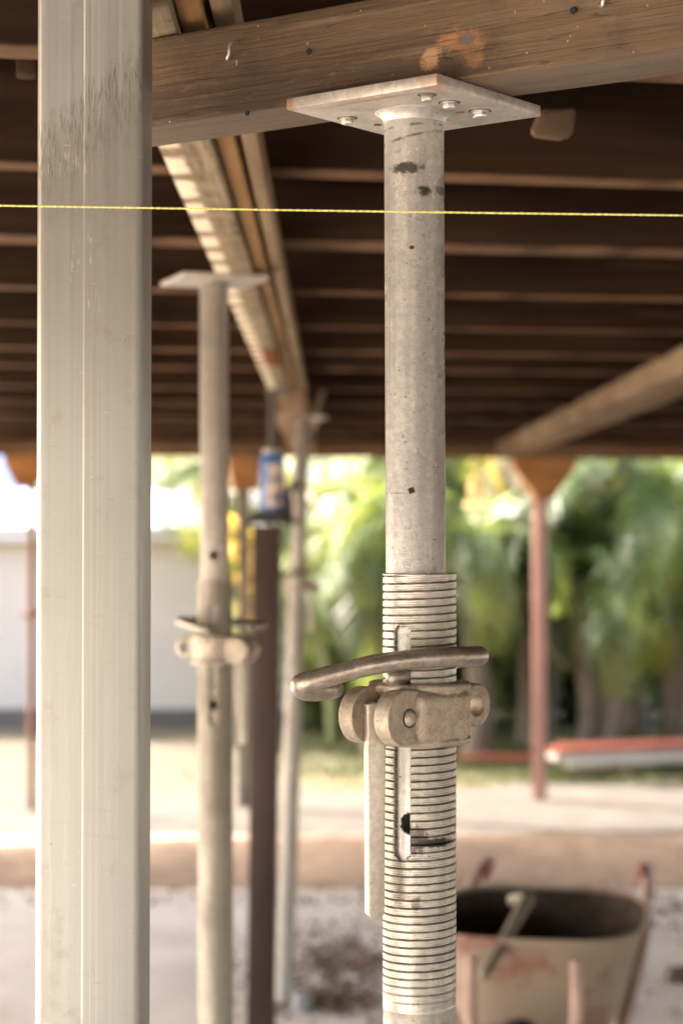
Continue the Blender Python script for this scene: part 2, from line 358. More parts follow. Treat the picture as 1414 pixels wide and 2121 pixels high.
G().tube(pts, .011, 10, sub=6).obj('conduit', simple('pale_conduit', (.34,.24,.15), .6, 0, .15), None, label='thin pale conduit bending up and running along under the joists', cat='conduit')

# ------------------------------------------------------------------ main cross beam with its hardware
BA = math.atan(-.69)
p0 = Vector((-.172, 1.733+.69*.009, 0)); u = Vector((math.cos(BA), math.sin(BA), 0)); nn = Vector((-math.sin(BA), math.cos(BA), 0))
c0 = p0+nn*.038-u*.07; c0.z = CAMH+.3485
def on_face(xpx, ypx):  # local point on the front face of the cross beam seen at a pixel of the photograph
    d = P(xpx, ypx, 1.)-Vector((0, 0, CAMH)); o = Vector((0, 0, CAMH))
    q = c0-nn*.038; q.z = 0
    n_ = nn; t = (q-o).dot(n_)/d.dot(n_); w_ = o+d*t
    l = w_-c0; return Vector((l.dot(u), -.038, l.z))
def beam_marks(k, c):
    for hx, hy, rx, rz, cc, am in ((960, 85, .019, .010, (.24,.12,.05), .8), (893, 118, .010, .009, (.34,.21,.11), .95), (985, 110, .008, .012, (.26,.14,.06), .6), (925, 85, .014, .006, (.30,.15,.07), .7)):
        c = k.mix(k.math('MULTIPLY', k.blob(tuple(on_face(hx, hy)), (rx, .02, rz), .9, 110, 2.4), am), c, cc)
    c = k.mix(k.math('MULTIPLY', k.blob(tuple(on_face(966, 82)), (.008, .02, .005), .6, 200, 1.2), .9), c, (.10,.09,.085))
    c = k.mix(k.math('MULTIPLY', k.ramp(k.noise(260, 1, .5), .76, .79), .7), c, (.6,.55,.45))
    c = k.mix(k.ramp(k.noise(16, 6, .75), .48, .64, 0, .5), c, (.060,.039,.025)); c = k.mix(k.ramp(k.noise(1, 5, .8, co=k.map(scale=(40, 160, 160))), .54, .68, 0, .4), c, (.18,.13,.085)); c = k.mix(k.ramp(k.noise(1, 5, .8, co=k.map(scale=(9, 130, 150), loc=(4, 4, 4)), dist=1.2), .60, .66, 0, .85), c, (.022,.015,.010))
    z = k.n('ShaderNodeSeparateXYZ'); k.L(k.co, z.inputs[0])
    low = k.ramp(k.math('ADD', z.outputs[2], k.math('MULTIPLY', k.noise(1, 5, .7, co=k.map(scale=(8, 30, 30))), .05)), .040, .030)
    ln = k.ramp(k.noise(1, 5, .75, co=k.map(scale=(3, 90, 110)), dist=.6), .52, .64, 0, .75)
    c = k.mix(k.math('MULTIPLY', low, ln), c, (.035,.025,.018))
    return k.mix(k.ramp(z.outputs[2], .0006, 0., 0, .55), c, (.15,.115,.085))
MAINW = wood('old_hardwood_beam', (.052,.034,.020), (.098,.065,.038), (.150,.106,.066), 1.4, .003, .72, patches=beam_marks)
def main_beam():
    t = bmesh.new(); nx, ny, nz = 260, 12, 12; L_ = 1.15; W, Hh = .076, .077
    g = G(); bmesh.ops.create_cube(t, size=1)
    for v in t.verts: v.co = Vector(((v.co.x+.5)*L_, v.co.y*W, (v.co.z+.5)*Hh))
    bmesh.ops.bevel(t, geom=list(t.edges), offset=.003, segments=2, profile=.5, affect='EDGES')
    for i in range(1, 120):
        bmesh.ops.bisect_plane(t, geom=list(t.verts)+list(t.edges)+list(t.faces), plane_co=(L_*i/120, 0, 0), plane_no=(1, 0, 0))
    for i in range(1, 8):
        bmesh.ops.bisect_plane(t, geom=list(t.verts)+list(t.edges)+list(t.faces), plane_co=(0, 0, Hh*i/8), plane_no=(0, 0, 1))
    for v in t.verts:
        q = Vector((v.co.x*5, v.co.y*30, v.co.z*30)); e = mnoise.noise(q)*.0016+mnoise.noise(q*3)*.0006
        v.co.y += e
        if v.co.z < .003: v.co.z += max(-.0005, mnoise.noise(q+Vector((9, 9, 9)))*.0012)
        else: v.co.z += mnoise.noise(q+Vector((4, 4, 9)))*.0012
    g.merge(t)
    return g
mb = thing('cross_beam', 'rough old hardwood beam held up by the nearest steel prop', 'beam', c0, (0, 0, BA))
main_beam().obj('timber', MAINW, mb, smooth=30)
STEEL = simple('zinc_steel', (.50,.49,.45), .36, .85, .15, 60, .0003)
DARKST = simple('dark_steel', (.07,.06,.05), .55, .5, .3, 80, .0003)
HOLE = simple('knot_hole_black', (.012,.009,.007), .95, 0, .2)
q = on_face(490, 92)
G().tube([q+Vector((.002, .01, 0)), q+Vector((.001, -.004, .001)), q+Vector((-.001, -.008, -.003)), q+Vector((-.002, -.008, -.010)), q+Vector((-.005, -.006, -.0125)), q+Vector((-.0065, -.002, -.011))], .0016, 10, sub=4).obj('bent_nail', STEEL, mb)
q = on_face(1262, -3)
G().tube([q+Vector((.002, .01, 0)), q+Vector((.001, -.005, .001)), q+Vector((-.001, -.008, -.003)), q+Vector((-.003, -.006, -.006)), q+Vector((-.007, -.003, -.004))], .0016, 10, sub=4).obj('bent_nail', STEEL, mb)
for hx, hy, hr in ((640, 107, .0024), (1187, 22, .0026), (513, 235, .002)):
    q = on_face(hx, hy)
    G().lathe([(hr*.3, -.0005), (hr, .0), (hr*1.15, .0006), (hr*.9, .0012)], 14, Matrix.Translation(q) @ Matrix.Rotation(R(90), 4, 'X')).obj('nail_hole', HOLE, mb)

# ------------------------------------------------------------------ steel props
PITCH = .0064
def threaded(R0, ztop, zbot, zthr, slot, wall, mat, parent, nang=120, per=10, slot_ang=None, name='outer_tube'):
    """helically threaded tube; slot=(z0,z1,halfwidth) cut through on the bearing slot_ang"""
    if slot: sa = slot_ang; z0, z1, hw = slot; ha = hw/R0
    rows = []; z = ztop; dz = PITCH/per
    while z > zthr: rows.append(z); z -= dz
    rows += [zthr, zthr-.02, zbot+.01, zbot]
    # angles aligned with the slot edges
    if slot:
        ns = 10; a = [sa-ha+2*ha*i/ns for i in range(ns)]; a += [sa+ha+(2*math.pi-2*ha)*i/(nang-ns) for i in range(nang-ns)]
    else: a = [2*math.pi*i/nang for i in range(nang)]
    v = []; f = []
    for zi, zz in enumerate(rows):
        fade = max(0, min(1, (zz-zthr)/.035))
        top = 1 if ztop-zz > .0012 else 0
        for ang in a:
            ph = ((zz/PITCH-ang/(2*math.pi)) % 1)
            gr = 1-abs(ph-.13)/.13 if ph < .26 else 0
            gr = min(1, gr*1.5)
            crest = 1.1*math.sin((ph-.25)/.75*math.pi*5)*(ph > .25)
            wob = 1+.25*mnoise.noise(Vector((math.cos(ang)*2, math.sin(ang)*2, zz*60)))
            r = R0-(.0021*gr*wob-.0001*crest)*fade*top+(zz <= zthr)*(-.0003)
            v.append((r*math.cos(ang), r*math.sin(ang), zz))
    n = len(a)
    for j in range(len(rows)-1):
        zc = (rows[j]+rows[j+1])/2
        for i in range(n):
            if slot:
                ac = a[i]+(.5*2*ha/ns if i < ns else .5*(2*math.pi-2*ha)/(nang-ns)); s_ = (ac-sa)*R0
                if i < ns and z0 < zc < z1:
                    e = min(zc-z0, z1-zc)
                    if e > hw or abs(s_) < math.sqrt(max(0, hw*hw-(hw-e)**2)): continue
            f.append((j*n+i, (j+1)*n+i, (j+1)*n+(i+1) % n, j*n+(i+1) % n))
    me = bpy.data.meshes.new(name); me.from_pydata(v, [], f); me.materials.append(mat)
    me.polygons.foreach_set('use_smooth', [True]*len(f)); me.set_sharp_from_angle(angle=R(50))
    o = link(name, me, parent); so_ = o.modifiers.new('wall', 'SOLIDIFY'); so_.thickness = wall; so_.offset = -1
    return o
def inner_tube(R0, ztop, zbot, hole_zs, hole_ang, mat, parent, n=72, hr=.0085):
    rows = []; z = ztop
    zs = sorted(set([ztop, zbot]+[h+hr*k/6*1.0 for h in hole_zs for k in range(-7, 8)]), reverse=True)
    na = 14; ha = hr/R0
    a = [hole_ang-ha*1.2+2*ha*1.2*i/na for i in range(na)]+[hole_ang+ha*1.2+(2*math.pi-2.4*ha)*i/(n-na) for i in range(n-na)]
    v = []; f = []
    for zz in zs:
        for ang in a: v.append((R0*math.cos(ang), R0*math.sin(ang), zz))
    # snap ring of vertices next to each hole onto its circle
    def xy(idx): j, i = divmod(idx, n); return (a[i]-hole_ang)*R0, zs[j]
    for idx in range(len(v)):
        j, i = divmod(idx, n)
        if i > na: continue
        s_, zz = xy(idx)
        for h in hole_zs:
            d = math.hypot(s_, zz-h)
            if .0 < abs(d-hr) < .0011 and d > 0:
                s2, z2 = s_*hr/d, h+(zz-h)*hr/d; an = hole_ang+s2/R0
                v[idx] = (R0*math.cos(an), R0*math.sin(an), z2)
    for j in range(len(zs)-1):
        for i in range(n):
            if i < na:
                sc_ = (a[i]+ha*1.2/na-hole_ang)*R0; zc = (zs[j]+zs[j+1])/2
                if any(math.hypot(sc_, zc-h) < hr*.93 for h in hole_zs): continue
            f.append((j*n+i, (j+1)*n+i, (j+1)*n+(i+1) % n, j*n+(i+1) % n))
    me = bpy.data.meshes.new('inner_tube'); me.from_pydata(v, [], f); me.materials.append(mat)
    me.polygons.foreach_set('use_smooth', [True]*len(f)); me.set_sharp_from_angle(angle=R(50))
    o = link('inner_tube', me, parent); so_ = o.modifiers.new('wall', 'SOLIDIFY'); so_.thickness = .0032; so_.offset = -1
    return o

def tube_marks(k, c):
    # oily fingerprints and scuffs on the upper tube; origin = underside of the head plate
    dk = (.11,.10,.085)
    c = k.mix(k.blob((-.008, -.024, -.049), (.016, .012, .0046), .9, 210, 2.3), c, dk)
    c = k.mix(k.blob((.008, -.023, -.0675), (.0062, .012, .0042), .8, 260, 2.0), c, dk)
    c = k.mix(k.math('MULTIPLY', k.blob((.021, -.012, -.066), (.006, .012, .004), .7, 330, 1.5), .6), c, dk)
    for zz, tl, am in ((-.0135, .08, .75), (-.022, .22, .75), (-.0345, .05, .35)):
        x = k.n('ShaderNodeSeparateXYZ'); k.L(k.co, x.inputs[0])
        d = k.math('ABSOLUTE', k.math('SUBTRACT', k.math('SUBTRACT', x.outputs[2], zz), k.math('MULTIPLY', x.outputs[0], tl)))
        m = k.math('MULTIPLY', k.ramp(k.math('ADD', d, k.math('MULTIPLY', k.noise(200, 4, .7), .0022)), .0026, .0016, 0, am), k.ramp(k.noise(70, 3), .4, .55))
        c = k.mix(m, c, (.13,.12,.10))
    c = k.mix(k.blob((-.003, -.024, -.1135), (.0022, .01, .0017), .4, 500, 1.2), c, (.08,.045,.025))
    c = k.mix(k.blob((-.004, -.024, -.310), (.003, .01, .0028), .6, 500, 1.8), c, (.10,.06,.04))
    x = k.n('ShaderNodeSeparateXYZ'); k.L(k.co, x.inputs[0])
    d = k.math('ABSOLUTE', k.math('ADD', x.outputs[2], .312))
    c = k.mix(k.math('MULTIPLY', k.ramp(k.math('ADD', d, k.math('MULTIPLY', k.noise(120, 3, .7), .003)), .0026, .0017, 0, .6), k.ramp(k.noise(60, 3), .45, .6)), c, (.18,.15,.12))
    return c
def thread_marks(k, c):
    # grime packed in the grooves (seen by radius) and a black scrape lower down
    x = k.n('ShaderNodeSeparateXYZ'); k.L(k.co, x.inputs[0])
    r = k.math('SQRT', k.math('ADD', k.math('MULTIPLY', x.outputs[0], x.outputs[0]), k.math('MULTIPLY', x.outputs[1], x.outputs[1])))
    at = k.math('DIVIDE', k.math('ARCTAN2', x.outputs[1], x.outputs[0]), 2*math.pi)
    ph = k.math('FRACT', k.math('ADD', k.math('SUBTRACT', k.math('DIVIDE', x.outputs[2], PITCH), at), 400.))
    wr = k.noise(1, 4, .7, co=k.map(scale=(60, 60, 260)))
    fd = k.ramp(x.outputs[2], -.706, -.670)
    for c0_, wd, am in ((.44, .05, .85), (.70, .04, .6), (.86, .03, .4)):
        c = k.mix(k.math('MULTIPLY', fd, k.math('MULTIPLY', k.ramp(k.math('ABSOLUTE', k.math('SUBTRACT', ph, c0_)), wd*1.6, wd*.3), k.ramp(wr, .40, .60, .15, am))), c, (.20,.17,.13))
    c = k.mix(k.math('MULTIPLY', fd, k.ramp(k.math('ABSOLUTE', k.math('SUBTRACT', ph, .27)), .07, .02, 0, .5)), c, (.86,.84,.78))
    c = k.mix(k.ramp(k.noise(1, 3, .6, co=k.map(scale=(45, 45, 6))), .48, .62, 0, .4), c, (.30,.28,.24))
    c = k.mix(k.math('MULTIPLY', k.ramp(r, .0298, .0284), k.ramp(wr, .35, .6, .35, .92)), c, (.12,.10,.075))
    c = k.mix(k.ramp(k.noise(1, 5, .75, co=k.map(scale=(30, 30, 160))), .50, .68, 0, .45), c, (.22,.20,.17))
    c = k.mix(k.blob((.012, -.028, -.5945), (.024, .016, .0042), .7, 260, 1.6), c, (.035,.03,.025))
    c = k.mix(k.math('MULTIPLY', k.blob((-.006, -.028, -.592), (.012, .016, .012), .7, 260, 2.2), .8), c, (.06,.05,.04))
    c = k.mix(k.math('MULTIPLY', k.blob((-.004, -.028, -.643), (.004, .016, .006), .7, 360, 2.2), .6), c, (.08,.07,.06))
    return c
GALV = galv('galvanised_tube', (.93,.925,.88), (.68,.665,.61), .28, .4, marks=tube_marks, shade_bands=.75, bump=.0008)
GALVT = galv('galvanised_thread', (.58,.56,.505), (.39,.37,.32), .34, .4, marks=thread_marks)
def plate_marks(k, c):
    h = .0747
    c = k.mix(k.blob((-h, h, .004), (.009, .009, .02), .8, 120, 1.6), c, (.36,.22,.13))
    c = k.mix(k.math('MULTIPLY', k.blob((-h+.004, -h+.006, .0), (.020, .012, .02), .9, 90, 2.6), .45), c, (.36,.20,.09))
    c = k.mix(k.math('MULTIPLY', k.blob((-h+.012, .0, .0), (.004, .05, .006), .8, 130, 2.0), .75), c, (.33,.19,.09))
    c = k.mix(k.ramp(k.noise(26, 5, .7), .52, .68, 0, .55), c, (.24,.215,.18))
    return k.mix(k.ramp(k.noise(1, 4, .7, co=k.map(scale=(22, 22, 300))), .55, .68, 0, .5), c, (.24,.22,.19))
GALVP = galv('galvanised_plate', (.47,.44,.39), (.33,.30,.26), .42, .45, rust=.15, streak=False, marks=plate_marks)
GALV2 = galv('galvanised_dull', (.47,.43,.37), (.33,.30,.25), .55, .2)
def cast_marks(k, c):
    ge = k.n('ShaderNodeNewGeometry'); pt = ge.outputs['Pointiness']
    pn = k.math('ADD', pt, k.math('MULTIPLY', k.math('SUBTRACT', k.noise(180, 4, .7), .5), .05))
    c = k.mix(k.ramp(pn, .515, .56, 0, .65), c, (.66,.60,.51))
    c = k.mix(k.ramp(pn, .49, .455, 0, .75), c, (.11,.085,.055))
    c = k.mix(k.ramp(k.noise(34, 5, .7), .58, .70, 0, .5), c, (.24,.17,.10))
    c = k.mix(k.ramp(k.noise(60, 5, .75), .5, .62, 0, .6), c, (.50,.44,.36))
    return k.mix(k.ramp(k.noise(420, 3, .7), .60, .68, 0, .7), c, (.13,.10,.07))
GALVO = galv('galvanised_dark', (.36,.325,.26), (.22,.2,.16), .5, .3)
CAST = galv('cast_iron_nut', (.42,.36,.285), (.26,.21,.155), .42, .45, streak=False, rust=.1, bump=.0012, marks=cast_marks)
def rod_marks(k, c):
    c = k.mix(k.ramp(k.noise(1, 5, .8, co=k.map(scale=(35, 200, 200))), .56, .66, 0, .6), c, (.62,.58,.50))
    return k.mix(k.ramp(k.noise(60, 5, .8), .60, .68, 0, .6), c, (.12,.09,.06))
ROD = galv('worn_steel_rod', (.40,.365,.31), (.22,.19,.15), .30, .75, streak=False, rust=.05, bump=.0005, marks=rod_marks)
FLAT = galv('plated_flat_bar', (.58,.54,.46), (.42,.37,.29), .38, .5, streak=True, rust=.1, bump=.0005)

def nut_mesh():
    """cast collar: ring, two fork ears on -x side (local), lug with an eye on +x side; z=0 is its middle. Local -y faces the front ear side."""
    g = G()
    # ring body
    prof = [(.0315, -.0245), (.0400, -.0250), (.0425, -.0235), (.0428, -.0205), (.0385, -.0165), (.0375, .000), (.0385, .0150), (.0420, .0190), (.0425, .0235), (.0405, .0255), (.0315, .0255)]
    g.lathe(prof, 72, closed=True)
    def ear(a0, th, rc, rr, x_in, h_in, side):
        out = []
        for i in range(21): an = R(90)+R(180)*i/20; out.append((-rc+rr*math.cos(an)*1.0, rr*math.sin(an)))
        out += [(-rc*.55, -rr*.93), (x_in, -h_in), (x_in, h_in), (-rc*.55, rr*.93)]
        M = Matrix.Translation((0, a0, 0)) @ Matrix.Rotation(R(90), 4, 'X')
        g.prism(out, th, M)
    ear(-.0130, .0150, .050, .0225, .004, .0175, 0)     # front ear: y from -.013 to -.028
    ear(.0260, .0145, .048, .0230, .004, .0175, 1)      # rear ear
    # heavy front boss
    M = Matrix.Rotation(R(-13), 4, 'Z')
    g.box((-.004, -.0350, -.0005), (.054, .0165, .041), .0078, 4, M)
    # web between ears at the ring
    g.box((-.034, 0, -.002), (.014, .030, .030), .004, 2)
    # raised disc round the rivet
    # eye lug on the far side
    t = Matrix.Translation((.0545, -.0065, .003)) @ Matrix.Rotation(R(90), 4, 'X')
    g.lathe([(.0092, -.010), (.0175, -.010), (.0187, -.008), (.0187, .009), (.0175, .011), (.0092, .011)], 36, t, closed=True)
    g.box((.038, -.0075, .002), (.012, .014, .026), .003, 2)
    bmesh.ops.recalc_face_normals(g.bm, faces=g.bm.faces)
    me = bpy.data.meshes.new('collar_nut'); g.bm.to_mesh(me); g.bm.free(); me.materials.append(CAST)
    me.polygons.foreach_set('use_smooth', [True]*len(me.polygons)); return me
NUT = nut_mesh()
def add_nut(parent, loc, rz, fine):
    o = link('collar_nut', NUT, parent, loc, (0, 0, rz))
    m = o.modifiers.new('cast', 'REMESH'); m.mode = 'VOXEL'; m.voxel_size = .0009 if fine else .003; m.use_smooth_shade = True
    s_ = o.modifiers.new('fillet', 'SMOOTH'); s_.iterations = 5 if fine else 2; s_.factor = .6
    r_ = G().lathe([(.0005, .0040), (.0030, .0036), (.0052, .0022), (.0064, .0)], 24, Matrix.Translation((-.0462, -.0281, 0)) @ Matrix.Rotation(R(90), 4, 'X')).obj('rivet_head', CAST, o)
    if fine:
        G().lathe([(.0066, -.0006), (.0078, -.0006), (.0078, .0004), (.0066, .0004)], 32, Matrix.Translation((-.0462, -.0281, 0)) @ Matrix.Rotation(R(90), 4, 'X'), closed=True).obj('rivet_gap', DARKST, o)
        cm = G()
        for dx in (-.0035, .0035): cm.lathe([(.0020, -.0006), (.0031, -.0006), (.0031, .0005), (.0020, .0005)], 20, Matrix.Rotation(R(-13), 4, 'Z') @ Matrix.Translation((dx+.012, -.0430, .0)) @ Matrix.Rotation(R(90), 4, 'X') @ Matrix.Diagonal((.8, 1.25, 1, 1)), closed=True)
        cm.obj('cast_mark', simple('cast_mark_iron', (.27,.225,.17), .5, .4, .3, 90, .0004), o)
    # drop handle hanging in the fork
    hb = G()
    hb.prism([(-.0068, -.158), (-.0040, -.1615), (.0040, -.1615), (.0068, -.158), (.0075, -.02), (.0075, .004), (-.0005, .0115), (-.0075, .010), (-.0072, -.05)], .0125, Matrix.Translation((0, .00625, 0)) @ Matrix.Rotation(R(90), 4, 'X'), .0016)
    hb.obj('drop_handle', FLAT, o, (-.0520, .0035, 0), (0, 0, R(-34)))
    return o
def foot(parent, z, mat, half=.075):
    g = G().box((0, 0, z+.003), (half*2, half*2, .006), .001, 1); g.obj('base_plate', mat, parent)
def hexbolt(parent, mat, loc, rot=0, r=.0052, washer=True):
    g = G()
    if washer: g.cyl(r*1.35, -.0012, 0, 24)
    a = [(r*math.cos(R(60*i)+rot), r*math.sin(R(60*i)+rot)) for i in range(6)]
    g.prism(a, -.0042, Matrix.Translation((0, 0, -.001)), .0005)
    b_ = g.obj('bolt', mat, parent, loc)
    G().lathe([(r*1.3, -.0002), (r*1.7, -.0003), (r*1.7, .0004), (r*1.3, .0004)], 24, closed=True).obj('dark_ring', DARKST, b_)  # dark ring around the bolt seat
    return b_

PX, PY = .0602, 1.6345
prop = thing('steel_prop', 'nearest galvanised screw prop in sharp focus, square plate bolted under the rough beam', 'prop', (PX, PY, 0), group='adjustable steel props')
PTOP = CAMH+.339
def Zy(y): return CAMH+(1090-y)/F*PY
# sub-assembly origin height = plate underside
tilt = R(.25)
inn = inner_tube(.0245, 0, -.72, [Zy(1697)-PTOP, Zy(1697)-PTOP-.1016], R(-90-18), GALV, prop)
inn.location = (-.0008, 0, PTOP); inn.rotation_euler = (0, -tilt*.9, 0)
OX = .0037
out = threaded(.0301, Zy(1188)-PTOP, -PTOP+.008, Zy(2085)-PTOP, (Zy(1775)-PTOP, Zy(1290)-PTOP, .0074), .0026, GALVT, prop, 140, 12, R(-90-31))
out.location = (OX, 0, PTOP)
foot(prop, 0, GALV2)
pl = G().box((0, 0, .0046), (.1494, .1494, .0092), .0009, 2).obj('head_plate', GALVP, prop, (-.0003, 0, PTOP), (0, 0, R(52.3)))
G().lathe([(.0235, -.009), (.0252, -.0085), (.0262, -.005), (.0290, -.0022), (.0325, -.0004), (.0325, .001), (.0235, .001)], 48, closed=True).obj('weld_bead', galv('weld_bead', (.56,.53,.48), (.4,.37,.33), .34, .6, streak=False), prop, (-.0006, 0, PTOP), (0, 0, .4))
def plate_pt(x, y):
    z = F*(.339)/(1090-y); return Vector(((x-707)/F*z-PX, z-PY, PTOP))
hexbolt(prop, STEEL, plate_pt(930, 212), .3); hexbolt(prop, STEEL, plate_pt(993, 230), .8, .0056); hexbolt(prop, STEEL, plate_pt(719, 245), .1, .0050)
hexbolt(prop, STEEL, plate_pt(884, 196), .1, .0045, False)
for x, y in ((952, 232), (782, 258)): G().cyl(.0035, -.0006, .0008, 14).obj('bolt_hole', DARKST if x < 900 else simple('rust_spot', (.25,.12,.04), .9), prop, plate_pt(x, y))
nut_z = Zy(1475)
add_nut(prop, (OX, 0, nut_z), R(48), True)
def pp(x, y, dy): z = PY+dy; v = P(x, y, z); return v-Vector((PX, PY, 0))
rod = [pp(692, 1427, -.030), pp(682, 1428, -.0315), pp(655, 1430, -.036), pp(630, 1427, -.043), pp(624, 1420, -.051), pp(636, 1414, -.0575), pp(668, 1404, -.060), pp(701, 1395, -.0605), pp(750, 1382, -.061), pp(790, 1374, -.0605), pp(835, 1368, -.0575), pp(878, 1364, -.054), pp(930, 1361, -.050), pp(968, 1360, -.042), pp(988, 1360, -.027), pp(990, 1358, -.008), pp(975, 1360, .016), pp(940, 1366, .040), pp(905, 1376, .046), pp(880, 1386, .036), pp(862, 1392, .010), pp(845, 1398, -.014), pp(818, 1402, -.034)]
G().tube(rod, [.0078, .0082, .0088, .0090, .0090, .0088, .0084]+[.0080]*(len(rod)-7), 24, sub=6).obj('locking_pin', ROD, prop)

def far_prop(name_label, X, Yd, z_plate, z_outer_top, z_nut, nut_rot, slot, hole_z, plate_rot, lean=0., px=.055):
    t = thing('steel_prop', name_label, 'prop', (X, Yd, 0), (0, lean, 0), group='adjustable steel props')
    o = inner_tube(.0245, z_plate, z_nut-.35, hole_z, R(-90), GALV2, t, 48); 
    o = threaded(.0301, z_outer_top, .008, z_nut-.30, slot, .0026, GALVO, t, 60, 6, R(-92)) if slot else threaded(.0301, z_outer_top, .008, z_nut-.3, None, .0026, GALV2, t, 60, 6)
    G().box((0, 0, z_plate+.004), (.15, .15, .008), .001, 1).obj('head_plate', GALVP, t, (0, 0, 0), (0, 0, plate_rot))
    foot(t, 0, GALV2)
    add_nut(t, (0, 0, z_nut), nut_rot, False)
    zz = z_nut+.036; s_, c_ = math.sin(nut_rot+.5), math.cos(nut_rot+.5)
    pts = [Vector((-.075, -.03, .0)), Vector((-.10, -.045, .0)), Vector((-.095, -.065, .003)), Vector((-.04, -.062, .008)), Vector((.03, -.055, .012)), Vector((.055, -.03, .012)), Vector((.055, .01, .01)), Vector((.03, .045, .0)), Vector((0, .01, -.006)), Vector((-.01, -.033, -.008))]
    M = Matrix.Translation((0, 0, zz)) @ Matrix.Rotation(px, 4, 'Z')
    G().tube(pts, .007, 12, sub=4, M=M).obj('locking_pin', ROD, t)
    return t
def Zd(y, z): return CAMH+(1090-y)/F*z
d2 = 3.42
far_prop('second steel prop, blurred, its plate under the pale laminated beam', (450-707)/F*d2, d2, CAMH+.4175, Zd(1205, d2), Zd(1345, d2), R(160), (Zd(1500, d2), Zd(1250, d2), .0074), [Zd(1150, d2), Zd(1458, d2)], R(20), R(-.15), R(200))
d3 = 6.85
far_prop('farthest steel prop, leaning slightly beside the brown post', (588-707)/F*d3, d3, CAMH+.372, Zd(1170, d3), Zd(1212, d3), R(200), None, [], R(10), R(1.8), R(30))

# ------------------------------------------------------------------ aluminium post
def post_marks():
    k = N('mill_finish_aluminium')
    st = k.noise(1, 5, .6, co=k.map(scale=(240, 240, 1.2))); st2 = k.noise(1, 3, .6, co=k.map(scale=(45, 45, .5))); cl = k.noise(9, 4, .6)
    c = k.mix(k.ramp(st, .3, .7), (.335,.345,.325), (.385,.395,.378))
    c = k.mix(k.ramp(st2, .35, .7, 0, .35), c, (.31,.315,.29)); c = k.mix(k.ramp(cl, .45, .7, 0, .35), c, (.31,.315,.29))
    x = k.n('ShaderNodeSeparateXYZ'); k.L(k.co, x.inputs[0]); X_, Z_ = x.outputs[0], x.outputs[2]
    # bright extrusion line down the face, and faint parallel ones
    for x0, wd, am, cc in ((-.0042, .0006, .8, (.80,.77,.70)), (-.0388, .0008, .6, (.78,.75,.69)), (.0020, .0005, .16, (.72,.69,.62)), (.0070, .0006, .12, (.72,.69,.62)), (-.036, .0006, .4, (.38,.35,.30))):
        m = k.ramp(k.math('ABSOLUTE', k.math('SUBTRACT', X_, x0)), wd*1.6, wd*.4, 0, am)
        m = k.math('MULTIPLY', m, k.ramp(k.noise(1, 3, co=k.map(scale=(10, 10, 6))), .3, .5, .45, 1))
        c = k.mix(m, c, cc)
    # rubbed, hand-smeared patch near the top: fine hairs that start along a ragged line rising to the right
    up = k.math('SUBTRACT', Z_, k.math('MULTIPLY', X_, .75))
    up = k.math('ADD', up, k.math('MULTIPLY', k.math('SUBTRACT', k.noise(1, 4, .7, co=k.map(scale=(110, 110, 8))), .5), .07))
    below = k.ramp(up, .352, .338); above = k.ramp(up, .262, .312)
    sm = k.math('MULTIPLY', below, above)
    hair = k.noise(1, 3, .65, co=k.map(scale=(900, 300, 75), rot=(0, R(-13), 0)), dist=.2)
    hair2 = k.noise(1, 3, .7, co=k.map(scale=(600, 300, 50), rot=(0, R(-22), 0), loc=(5, 2, 1)))
    c = k.mix(k.math('MULTIPLY', sm, k.ramp(hair, .46, .62, .10, .62)), c, (.14,.12,.09))
    c = k.mix(k.math('MULTIPLY', sm, k.ramp(hair2, .58, .68, 0, .35)), c, (.52,.49,.43))
    c = k.mix(k.math('MULTIPLY', k.ramp(up, .345, .29), k.ramp(Z_, .02, .22, 0, .5)), c, (.19,.175,.145))
    c = k.mix(k.math('MULTIPLY', k.blob((-.02, -.04, .285), (.022, .03, .012), .8, 60, 1.6), k.ramp(hair2, .54, .66, 0, .6)), c, (.62,.60,.54))
    c = k.mix(k.math('MULTIPLY', k.blob((-.003, -.04, .20), (.014, .03, .040), .8, 50, 1.2), k.ramp(k.noise(1, 4, .75, co=k.map(scale=(430, 100, 42))), .42, .32, 0, .55)), c, (.64,.62,.57))
    c = k.mix(k.ramp(k.noise(22, 6, .75), .55, .70, 0, .35), c, (.22,.195,.15))
    c = k.mix(k.ramp(k.noise(1, 4, .8, co=k.map(scale=(60, 60, 340), rot=(0, R(18), 0))), .66, .70, 0, .4), c, (.60,.58,.53))
    c = k.mix(k.ramp(k.noise(1, 5, .8, co=k.map(scale=(26, 26, 150))), .60, .68, 0, .22), c, (.20,.18,.14))
    # light dirt specks and worn edge
    edge = k.ramp(k.math('ABSOLUTE', X_), .030, .040)
    c = k.mix(k.math('MULTIPLY', k.ramp(k.noise(150, 5, .8), .60, .68), k.math('MULTIPLY', edge, .6)), c, (.30,.25,.18))
    c = k.mix(k.ramp(k.noise(190, 1, .5), .79, .81, 0, .8), c, (.12,.10,.08))
    return k.fin(c, k.ramp(st, .3, .7, .36, .48), .62, k.bump(st, .00006))
AL = post_marks()
ap = thing('aluminium_post', 'tall square aluminium post in the left foreground', 'post', ((187-707)/F*1.56-.0058, 1.6015, 0), (0, R(.16), 0))
g = G(); t = bmesh.new(); s_ = .083
outl = []
rc = .006
for cx_, cy_, a0 in ((1, 1, 0), (-1, 1, 90), (-1, -1, 180), (1, -1, 270)):
    for i in range(6): an = R(a0+90*i/5); outl.append((cx_*(s_/2-rc)+rc*math.cos(an), cy_*(s_/2-rc)+rc*math.sin(an)))
nn_ = len(outl); zs_ = [.006-1.65, 2.147-1.65]
v = [(x, y, z) for z in zs_ for x, y in outl]; f = [(i, (i+1) % nn_, nn_+(i+1) % nn_, nn_+i) for i in range(nn_)]+[tuple(range(nn_))[::-1], tuple(range(nn_, 2*nn_))]
